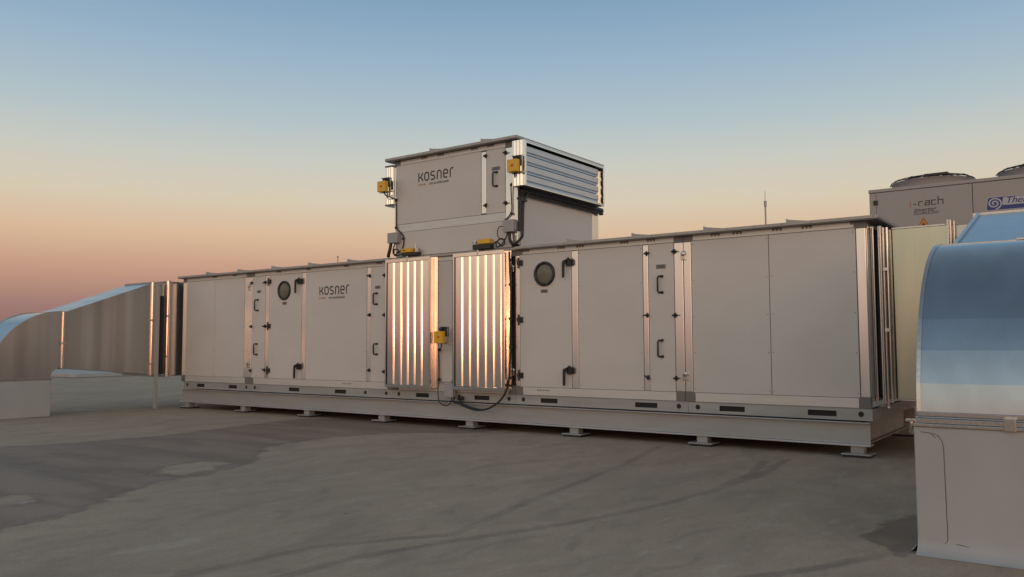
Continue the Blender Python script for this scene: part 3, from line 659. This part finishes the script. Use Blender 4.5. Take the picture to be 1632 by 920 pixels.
cable('cable', [(-7.8,10.66,3.195),(-7.79,10.6,3.1),(-7.86,10.58,3.0),(-7.97,10.6,2.96),(-8.0,10.62,3.04),(-7.9,10.62,3.1),(-7.83,10.62,3.03),(-7.88,10.6,2.97),(-7.98,10.6,3.05),(-8.1,10.63,2.99),(-8.14,10.64,2.99),(-8.2,10.66,3.04)], .011, up)
cable('cable', [(-7.86,10.66,3.3),(-7.93,10.6,3.28),(-7.95,10.58,3.17),(-7.9,10.58,3.09),(-7.82,10.6,3.08),(-7.76,10.62,3.17)], .008, up)
cable('cable', [(-10.4,10.66,3.21),(-10.385,10.62,3.1),(-10.42,10.62,3.0),(-10.44,10.64,2.97)], .03, up)
cable('cable', [(-10.3,10.66,3.21),(-10.29,10.6,3.08),(-10.25,10.58,2.99),(-10.17,10.58,3.0),(-10.17,10.6,3.07),(-10.26,10.6,3.08),(-10.28,10.62,2.99),(-10.2,10.62,2.97),(-10.1,10.64,3.0)], .012, up)
for x, z in ((-7.76,3.97),(-7.76,3.5),(-10.33,4.0),(-10.325,3.49),(-10.15,3.28)): B('cable_clip', BLACK, up, x-.018, x+.018, 10.69, 10.732, z-.02, z+.02, .003)

# ------------------------------------------------------------------ steel support rails and feet
fr = thing('support_frame', (-9.7, 12.2, 0), 'galvanised steel rails on eight short feet carrying the long unit', 'support frame')
def ibeam_x(y, x0, x1, z0=.133, z1=.425):
    fl = MB().box(x0, x1, y-.09, y+.09, z0, z0+.022).build('rail_flange', RFL, fr, .003); MB().box(x0, x1, y-.09, y+.09, z1-.013, z1).build('rail_flange', RFL, fr, .002)
    m = MB(); m.box(x0+.012, x1-.015, y-.012, y-.004, z0+.0225, z1-.0135)
    return m.build('rail', RAIL, fr, .002)
ibeam_x(10.79, -16.98, -2.405); ibeam_x(13.6, -16.98, -2.405)
for x in (-16.6, -12.7, -8.7, -4.6, -2.56):
    m = MB().box(x-.07, x+.07, 10.885, 13.505, .135, .148).box(x-.07, x+.07, 10.885, 13.505, .41, .422).box(x-.005, x+.005, 10.885, 13.505, .1485, .4095); m.build('cross_beam', BEAM, fr)
for i, x in enumerate((-16.72,-14.72,-12.72,-10.69,-8.66,-6.63,-4.58,-2.57)):
    for y in (10.8, 13.6):
        ft = B('foot', BEAM, fr, x-.075, x+.075, y-.06, y+.08, .046, .132)
        B('base_plate', BEAM, ft, x-.17, x+.17, y-.15, y+.15, .03, .045, .002)
        B('rubber_pad', RUB, ft, x-.155, x+.155, y-.135, y+.135, .0, .0295)

# ------------------------------------------------------------------ ducts
def arc(cx, cy, r, a0, a1, n):
    return [(cx+r*math.cos(R_(a0+(a1-a0)*i/n)), cy+r*math.sin(R_(a0+(a1-a0)*i/n))) for i in range(n+1)]
def flange_ring(mb, x0, x1, y0, y1, z0, z1, wd=.03):
    """ring in the XZ plane, thick in y"""
    mb.box(x0-wd, x0, y0, y1, z0-wd, z1+wd); mb.box(x1, x1+wd, y0, y1, z0-wd, z1+wd)
    mb.box(x0, x1, y0, y1, z1, z1+wd); mb.box(x0, x1, y0, y1, z0-wd, z0)
# left duct
dl = thing('air_duct', (-17.65, 9.5, .73), 'galvanised steel duct bending down onto the curb at the left of the long unit', 'duct', 'galvanised ducts at the two ends of the unit')
lx0, lx1 = -18.23, -17.1
o = MB(); outer = arc(8.15, .77, 1.31, 180, 90, 24); inner = arc(8.15, .77, .19, 90, 180, 10)
o.sheet(outer, lx0, lx1); o.sheet(inner, lx0, lx1); n_ = len(outer)
for xx in (lx0, lx1): o.add([(xx, p[0], p[1]) for p in outer+inner], [tuple(range(n_+len(inner)))])
el_ = o.build('elbow', GALV, dl)
for xx in (lx0, lx1-.015):
    m = MB()
    for i in range(len(outer)-1):
        a, b = outer[i], outer[i+1]
        m.add([(xx, *a), (xx+.015, *a), (xx+.015, *b), (xx, *b), (xx, a[0]+(a[0]-8.15)*.012, a[1]+(a[1]-.77)*.012), (xx+.015, a[0]+(a[0]-8.15)*.012, a[1]+(a[1]-.77)*.012), (xx+.015, b[0]+(b[0]-8.15)*.012, b[1]+(b[1]-.77)*.012), (xx, b[0]+(b[0]-8.15)*.012, b[1]+(b[1]-.77)*.012)], [(4,5,6,7),(0,1,5,4),(1,2,6,5),(2,3,7,6),(3,0,4,7)])
    m.build('elbow_seam', FLNG, el_)
MB().prism([(8.2,.95),(8.2,2.08),(9.72,2.64),(10.06,2.77),(10.06,.755),(9.72,.81)], lx0, lx1).build('transition', GALV, dl)
m = MB(); flange_ring(m, lx0, lx1, 8.155, 8.172, .955, 2.075, .02); flange_ring(m, lx0, lx1, 8.178, 8.195, .955, 2.075, .02); m.build('flange', FLNG, dl, .002)
def bead(name, pts, r, parent, mt=None): return MB().tube(pts, r, 12).build(name, mt or GALVB, parent)
for ya, yb_, z0, z1 in ((10.062, 10.10, .755, 2.775), (10.455, 10.495, .715, 2.82)):
    m = MB(); flange_ring(m, lx0, lx1, ya, yb_, z0, z1, .03); m.build('flange', FLNG, dl, .003)
for y, z0, z1, r in ((8.165, .95, 2.08, .022), (10.07, .74, 2.79, .036), (10.44, .70, 2.84, .045)):
    MB().lathe([(r, z0), (r, z1)], (lx1+.012, y, 0), 'z', 24).disc((lx1+.012, y, z1), r, 'z', 24).build('flange_profile', GALVB, dl)
MB().box(lx0+.05, lx1-.05, 10.101, 10.454, .78, 2.76).build('flexible_connector', GALV, dl)
MB().box(lx1-.049, lx1-.02, 10.30, 10.36, .76, 2.5).build('rubber_strip', CANVAS, dl)
MB().box(lx0, lx1, 10.496, 13.6, .715, 2.82).build('duct_body', GALV, dl, .004)
MB().box(lx0, -17.101, 10.5, 13.6, 2.821, 2.83).build('duct_lid', FLNG, dl)
MB().box(lx1+.001, -16.972, 10.95, 13.5, .74, 2.8).build('connection_collar', CANVAS, dl)
for y, z in ((10.44, 2.05), (10.44, 1.15), (10.07, 1.95), (10.07, .99), (8.165, 1.45)):
    B('flange_clamp', FLNG, dl, lx1+.03, lx1+.075, y-.05, y+.05, z-.018, z+.018, .003)
for y in (10.16, 10.34):
    MB().lathe([(0, -.02), (.022, -.02), (.022, .02), (0, .02)], (lx1, y, .74), 'x', 10).build('bolt', FLNG, dl)
m = MB().box(lx0-.03, lx1+.02, 6.80, 8.0, .735, .752).box(lx0-.02, lx1+.012, 6.82, 7.98, .753, .769); m.build('curb_flange', FLNG, dl, .002)
# left curb
cb = MB().box(lx0-.02, lx1, 6.78, 7.98, 0, .733).build('duct_curb', MEMB, None, .015)
cb['label'] = 'low white membrane-covered roof curb at the far left, under the left duct'; cb['category'] = 'roof curb'; cb['group'] = 'roof curbs under the ducts'
# support post
ps = thing('duct_support_post', (-16.99, 10.13, 0), 'thin pale upright steel post standing in front of the gap in the left duct', 'post')
MB().box(-17.02, -16.95, 10.10, 10.16, .008, 2.76).build('post', POST, ps, .004)
MB().box(-17.08, -16.88, 10.03, 10.23, 0, .008).build('base_plate', CAP, ps)

# right duct
dr = thing('air_duct', (-.5, 9.5, .9), 'galvanised steel duct at the right, curving down onto the near curb in a blue sheen', 'duct', 'galvanised ducts at the two ends of the unit')
rx0, rx1 = -1.085, .07
# outer sheet of the elbow: three slightly flattened strips, then a true quarter bend
secs = [(.19, 4.0, 7.8), (.23, 12.8, 17), (.23, 18.5, 25), (1.24, 27, 90)]
paths = []; py, pz = 6.2, .93
for ln, a0, a1 in secs:
    n_ = max(3, int(ln/.05)); pth = [(py, pz)]
    for i in range(n_):
        a = R_(a0+(a1-a0)*(i+.5)/n_); py += math.sin(a)*ln/n_; pz += math.cos(a)*ln/n_; pth.append((py, pz))
    paths.append(pth)
fy = (7.44-6.2)/(py-6.2); fz = (2.175-.93)/(pz-.93)
paths = [[(6.2+(a-6.2)*fy, .93+(b-.93)*fz) for a, b in p] for p in paths]
o = MB()
for p in paths: o.sheet(p, rx0, rx1)
allp = [q for p in paths for q in p]
inner = arc(7.44, .93, .2, 90, 180, 10)
o.sheet(inner, rx0, rx1)
for xx in (rx0, rx1): o.add([(xx, *q) for q in allp+inner], [tuple(range(len(allp)+len(inner)))])
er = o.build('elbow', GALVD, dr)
m = MB(); oo = []
for i, p in enumerate(allp):
    a = allp[max(i-1, 0)]; b = allp[min(i+1, len(allp)-1)]
    if a == b: a = allp[max(i-2, 0)]
    d = Vector((b[0]-a[0], b[1]-a[1])); d.normalize() if d.length > 0 else None
    oo.append((p[0]-d.y*.012, p[1]+d.x*.012))
for xa in (rx0-.004, rx1-.02):
    n_ = len(allp)
    vs = [(xa, *q) for q in oo]+[(xa+.026, *q) for q in oo]+[(xa, *q) for q in allp]+[(xa+.026, *q) for q in allp]
    m = MB().add(vs, [(i, i+1, n_+i+1, n_+i) for i in range(n_-1)]+[(i, i+1, 2*n_+i+1, 2*n_+i) for i in range(n_-1)]+[(n_+i, n_+i+1, 3*n_+i+1, 3*n_+i) for i in range(n_-1)])
    m.build('elbow_seam', FLNG, er)
m = MB(); flange_ring(m, rx0+.01, rx1-.01, 7.442, 7.462, 1.13, 2.17, .022); flange_ring(m, rx0+.05, rx1-.05, 7.47, 7.488, 1.13, 2.165, .022); m.build('flange', FLNG, dr, .002)
m = MB().box(-.56, -.46, 7.425, 7.50, 2.185, 2.205); m.build('flange_clamps', FLNG, dr, .003)
tx0 = -1.0
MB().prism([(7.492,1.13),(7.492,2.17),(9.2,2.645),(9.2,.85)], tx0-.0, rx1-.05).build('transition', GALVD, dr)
m = MB(); flange_ring(m, tx0-.02, rx1-.03, 9.202, 9.23, .85, 2.638, .03); m.build('flange', FLNG, dr, .003)
# raised side edge of the transition
m = MB(); 
for xa in (tx0-.012,): m.prism([(7.492,2.171),(7.492,2.19),(9.2,2.665),(9.2,2.646)], xa, xa+.03)
m.build('side_seam', FLNG, dr)
MB().prism([(9.232,.85),(9.232,2.60),(10.6,2.72),(13.5,2.76),(13.5,.72)], tx0, rx1-.05).build('duct_body', GALV, dr)
# run from the unit end towards the elbow
DY = 11.1
MB().box(-2.16, -1.545, DY, 13.4, .70, 2.81).build('duct_body', GALVY, dr, .004)
MB().box(-1.88, -1.874, DY-.003, DY, .705, 2.8).build('sheet_joint', FLNG, dr)
MB().box(-2.165, -1.56, DY-.006, DY+.02, 2.811, 2.828).box(-2.165,-1.56,DY-.006,DY+.02,.682,.699).build('edge_seam', FLNG, dr)
MB().box(-1.455, tx0-.001, DY+.02, 13.3, .72, 2.80).build('duct_body', GALV, dr)
def ring_x(mb, xa, xb, y0, y1, z0, z1, wd=.03):
    mb.box(xa, xb, y0-wd, y0, z0-wd, z1+wd); mb.box(xa, xb, y1, y1+wd, z0-wd, z1+wd); mb.box(xa, xb, y0, y1, z1, z1+wd); mb.box(xa, xb, y0, y1, z0-wd, z0)
m = MB(); ring_x(m, -1.543, -1.52, DY, 13.4, .70, 2.82, .05); ring_x(m, -1.515, -1.492, DY, 13.4, .70, 2.82, .05); m.build('flange', FLNG, dr, .003)
MB().box(-1.488, -1.456, DY+.01, 13.35, .71, 2.81).build('gasket', FLNG, dr)
for x in (-1.505, -1.465): bead('flange_bead', [(x, DY-.04, .68), (x, DY-.04, 2.85)], .012, dr, FLNG)
# flexible connector between unit and duct
EY = 11.0
for xa, xb, yy in ((-2.386,-2.35,EY), (-2.30,-2.262,EY)):
    m = MB(); ring_x(m, xa, xb, yy, 13.45, .72, 2.80, .0501); ob = m.build('flange', GALV, dr, .003)
MB().box(-2.349, -2.301, EY+.03, 13.4, .74, 2.79).build('flexible_connector', CANVAS, dr)
for x, r in ((-2.355,.014), (-2.268,.014), (-2.235,.016), (-2.19,.014)): bead('flange_bead', [(x, EY-.06, .66 if x != -2.235 else .60), (x, EY-.06, 2.82)], r, dr, FLNG if x != -2.19 else GALVB)
MB().box(-2.26, -2.165, EY+.0, 13.4, .705, 2.80).build('damper_frame', FLNG, dr)
for z in (2.3, 1.55): B('flange_clamp', FLNG, dr, -2.245, -2.19, EY-.095, EY-.05, z-.022, z+.022, .003)
m = MB()
for z in (): m.box(-2.245, -2.19, EY-.095, EY-.05, z-.022, z+.022)
m.lathe([(0, -.015), (.025, -.015), (.025, .015), (0, .015)], (-2.235, EY-.06, .6), 'z', 10)
for k in range(6):
    for x in (-2.365, -2.28): m.lathe([(0, -.012), (.011, -.01), (.012, 0)], (x, EY-.052, .95+k*.34+(.04 if x > -2.3 else 0)), 'y', 8)
m.build('flange_clamps', FLNG, dr, .003)
# right curb, flange and details
m = MB().box(rx0-.02, rx1+.02, 6.115, 8.0, .835, .856).box(rx0+.0, rx1, 6.15, 7.9, .857, .888).box(rx0-.008, rx1+.008, 6.165, 7.9, .889, .9).box(rx0, rx1, 6.185, 7.9, .901, .929)
m.build('curb_flange', FLNG, dr, .003)
B('flange_clamp', FLNG, dr, -.575, -.505, 6.10, 6.19, .832, .91, .003)
m = MB().box(rx0-.07, rx0-.0, 6.14, 6.2, .862, .88).lathe([(0, -.04), (.013, -.04), (.013, .03), (0, .03)], (rx0-.035, 6.17, .85), 'z', 8); m.build('corner_bolt', FLNG, dr, .003)
cr = thing('duct_curb', (-.5, 7.0, 0), 'tall pale membrane-covered roof curb in the near right corner, under the right duct', 'roof curb', 'roof curbs under the ducts')
m = MB(); hw = 12
prof = [(6.03, .002), (6.07, .012), (6.105, .035), (6.125, .075), (6.13, .12), (6.13, .832)]
m.sheet(prof, -1.10, .12); m.prism([(6.131, .0), (6.131, .831), (7.95, .831), (7.95, 0)], -1.099, .119)
# flared left foot
m.sheet([(-1.10, .832), (-1.10, .1), (-1.107, .05), (-1.125, .02), (-1.15, .002)], 6.13, 7.95, 'y')
m.build('curb_body', MEMB, cr)
# overlapping membrane strip with rounded corner and drawn cut line
fl = [(-1.095, .10), (-.955, .075)]+[(-.955+.035*math.sin(R_(a)), .11-.035*math.cos(R_(a))) for a in (10, 30, 50, 70, 90)]+[(-.925, .70), (-.93, .74), (-.955, .78), (-.99, .795), (-1.095, .80)]
MB().prism(fl, 6.126, 6.131, 'y').build('membrane_flap', MEMB, cr, .001)
m = MB()
m.tube([(p[0], 6.127, p[1]) for p in fl[1:-1]], .0022, 5); m.tube([(-.87, 6.126, .085), (-.77, 6.126, .07), (-.7, 6.126, .062)], .002, 5); m.tube([(-1.06, 6.126, .8), (-1.0, 6.126, .795), (-.97, 6.126, .765)], .002, 5)
m.build('lap_cracks', INK, cr)

# ------------------------------------------------------------------ chiller behind the right end
ch = thing('heat_pump_unit', (0, 16.7, 0), 'grey fan-topped condensing unit standing behind the right end of the long unit', 'condensing unit')
CY = 15.5
cx = [-3.37, -1.76, -.15, 1.46, 3.07]
MB().box(cx[0]+.02, cx[-1]-.02, CY+.02, CY+2.3, 1.25, 4.03).build('casing_core', DARK, ch)
B('corner_post', CHIL, ch, cx[0], cx[0]+.11, CY, CY+.1, 1.2, 4.034, .004)
B('side_panel', CHIL, ch, cx[0], cx[0]+.02, CY+.104, CY+2.3, 1.2, 4.034, .003)
pans = []
for i in range(4):
    a = cx[i]+(.116 if i == 0 else .005); b = cx[i+1]-.005
    pans.append(B('panel', CHIL, ch, a, b, CY, CY+.03, 2.5, 4.034, .003)); B('panel', CHIL, ch, a, b, CY, CY+.03, 1.2, 2.49, .003)
B('top_tray', CHIL, ch, cx[0]-.012, cx[-1]+.012, CY-.012, CY+2.32, 4.042, 4.098, .006)
for x in (cx[0]+.2, cx[2], cx[4]-.2): B('leg', BEAM, ch, x-.06, x+.06, CY+.1, CY+.22, .0, 1.2)
for x in (cx[0]+.2, cx[2], cx[4]-.2): B('leg', BEAM, ch, x-.06, x+.06, CY+2.0, CY+2.12, .0, 1.2)
B('base_rail', BEAM, ch, cx[0], cx[-1], CY+.05, CY+.2, 1.2, 1.3); 
MB().box(-3.30, -3.23, CY-.02, CY-.001, 3.82, 3.90).build('catch', BLACK, ch)
for i in range(4):
    c_ = (-2.53+i*1.72, CY+1.12, 4.098)
    if c_[0] > 2.6: continue
    sh_ = MB().lathe([(.60, 0), (.60, .03), (.615, .1), (.64, .17), (.675, .2), (.68, .205), (.665, .215), (.62, .19), (.58, .12), (.57, .0)], c_, 'z', 64).build('fan_shroud', CHIL, ch)
    m = MB()
    for r, h_ in ((.68, .225), (.60, .262), (.45, .285), (.3, .297), (.15, .30)):
        m.tube([(c_[0]+r*math.cos(q*math.pi/24), c_[1]+r*math.sin(q*math.pi/24), c_[2]+h_) for q in range(49)], .0075, 6)
    for k in range(12):
        q = k*math.pi/6+.1; m.tube([(c_[0]+r*math.cos(q), c_[1]+r*math.sin(q), c_[2]+h_) for r, h_ in ((.7, .2), (.68, .232), (.6, .268), (.3, .303), (.05, .306))], .009, 6)
    m.lathe([(0, .34), (.14, .335), (.15, .29), (.0, .28)], c_, 'z', 20)
    m.box(c_[0]-.02, c_[0]+.36, c_[1]-.69, c_[1]-.60, c_[2]+.225, c_[2]+.262)
    m.build('fan_guard', BLACK, ch)
# markings
yy = CY-.0035
m = MB(); lw = .16; sc = .088; ox, oz = -2.70, 3.735
def st2(p, dx, closed=False): m.stroke(p, lw, (ox+dx*sc, oz), sc, yy, closed)
st2([(0,.42),(.5,.42)], .5); st2([(.08,0),(.08,.84),(.85,.84)], 1.35)
st2([(.1,.92),(.85,.92),(.85,.08),(.08,.08),(.08,.52),(.76,.52)], 2.45); st2([(.9,.92),(.08,.92),(.08,.08),(.9,.08)], 3.6); st2([(.08,1.6),(.08,.0)], 4.75); st2([(.16,.92),(.9,.92),(.9,0)], 4.75)
m.build('model_lettering', INK, pans[0])
m = MB(); m.stroke([(0,-.1),(0,1.15)], .12, (ox-.01, oz-.02), sc, yy); m.build('accent_letter', ORNG, pans[0])
vs, fs = text_mesh('inverter', .105, -2.66, yy, 3.635, shear=.35); MB().add(vs, fs).build('small_lettering', INK, pans[0])
vs, fs = text_mesh('TECHNOLOGY', .062, -2.67, yy, 3.585, shear=.35, sx=.95); MB().add(vs, fs).build('small_lettering', INK, pans[0])
# warning triangle
wx, wz = -2.51, 3.40
MB().add([(wx-.135, yy, wz-.10), (wx+.135, yy, wz-.10), (wx, yy, wz+.14)], [(0, 1, 2)]).build('warning_triangle', mat('orange_warning_border', (.5, .13, .03), .5), pans[0])
MB().add([(wx-.10, yy-.002, wz-.08), (wx+.10, yy-.002, wz-.08), (wx, yy-.002, wz+.10)], [(0, 1, 2)]).build('warning_face', mat('orange_warning_face', (.62, .30, .05), .5), pans[0])
MB().add([(wx+.01, yy-.004, wz+.06), (wx-.03, yy-.004, wz-.01), (wx+.0, yy-.004, wz-.01), (wx-.015, yy-.004, wz-.065), (wx+.035, yy-.004, wz+.012), (wx+.005, yy-.004, wz+.012)], [(0,1,2,5),(2,3,4,5)]).build('bolt_symbol', INK, pans[0])
# blue sticker
def rr(x0, x1, z0, z1, r, sh=0):
    o_ = []
    for cx_, cz_, a in ((x1-r, z1-r, 0), (x0+r, z1-r, 90), (x0+r, z0+r, 180), (x1-r, z0+r, 270)):
        for k in range(5): q = R_(a+k*22.5); o_.append((cx_+r*math.cos(q)+sh*(cz_+r*math.sin(q)-z0), cz_+r*math.sin(q)))
    return o_
sx0, sx1, sz0, sz1 = -1.575, -.25, 3.545, 3.775
MB().prism(rr(sx0, sx1, sz0, sz1, .035, .12), CY-.003, CY-.001, 'y').build('sticker_border', WHITE, pans[1])
MB().prism(rr(sx0+.012, sx1-.012, sz0+.012, sz1-.012, .03, .12), CY-.005, CY-.003, 'y').build('sticker', BLUE, pans[1])
MB().prism(rr(sx0+.235, sx1-.03, sz0+.08, sz1-.02, .02, .12), CY-.007, CY-.005, 'y').build('sticker_field', WHITE, pans[1])
sp = []
for k in range(42):
    q = k/41; a = R_(-80+q*700); r = .012+.088*(1-q)
    sp.append((sx0+.125+r*math.cos(a)*1.08, sz0+.118+r*math.sin(a)*1.0))
m = MB(); m.stroke(sp, .022, (0, 0), 1, CY-.0075); m.build('spiral_symbol', WHITE, pans[1])
vs, fs = text_mesh('Therm', .15, sx0+.275, CY-.0085, sz0+.105, shear=.3); m = MB().add(vs, fs)
for dx in (.004,): m.add([(v[0]+dx, v[1]-.0004*dx*250, v[2]) for v in vs], fs)
m.build('sticker_lettering', BLUE, pans[1])

# ------------------------------------------------------------------ rods and far upstand
r1 = thing('lightning_rod', (-4.9, 14.5, 0), 'thin lightning rod rising into the sky behind the right half of the long unit', 'lightning rod', 'lightning rods against the sky')
MB().tube([(-4.9, 14.5, .1), (-4.9, 14.5, 3.83)], .014, 8).build('mast', POST, r1)
MB().tube([(-4.9, 14.5, 3.83), (-4.9, 14.5, 3.93)], .024, 8).build('coupling', POST, r1); MB().tube([(-4.9, 14.5, 3.93), (-4.9, 14.5, 4.11)], .009, 8).build('tip', FLNG, r1)
MB().lathe([(0, .1), (.17, .1), (.2, 0)], (-4.9, 14.5, 0), 'z', 20).build('concrete_base', MEMB, r1)
r2 = thing('lightning_rod', (-17.7, 16, 0), 'tiny far lightning rod behind the left half of the long unit', 'lightning rod', 'lightning rods against the sky')
MB().tube([(-17.7, 16, .1), (-17.7, 16, 3.9)], .012, 8).build('mast', POST, r2); MB().tube([(-17.7, 16, 3.87), (-17.7, 16, 3.91)], .025, 8).build('tip', POST, r2)
MB().lathe([(0, .1), (.17, .1), (.2, 0)], (-17.7, 16, 0), 'z', 20).build('concrete_base', MEMB, r2)
ku = MB().prism([(-43, 17.9), (-36.4, 17.9), (-36.4, 24), (-43, 24)], 0, .2, 'z').build('roof_upstand', MEMB, None, .04)
ku['label'] = 'low pale far roof upstand seen under the left duct'; ku['category'] = 'upstand'
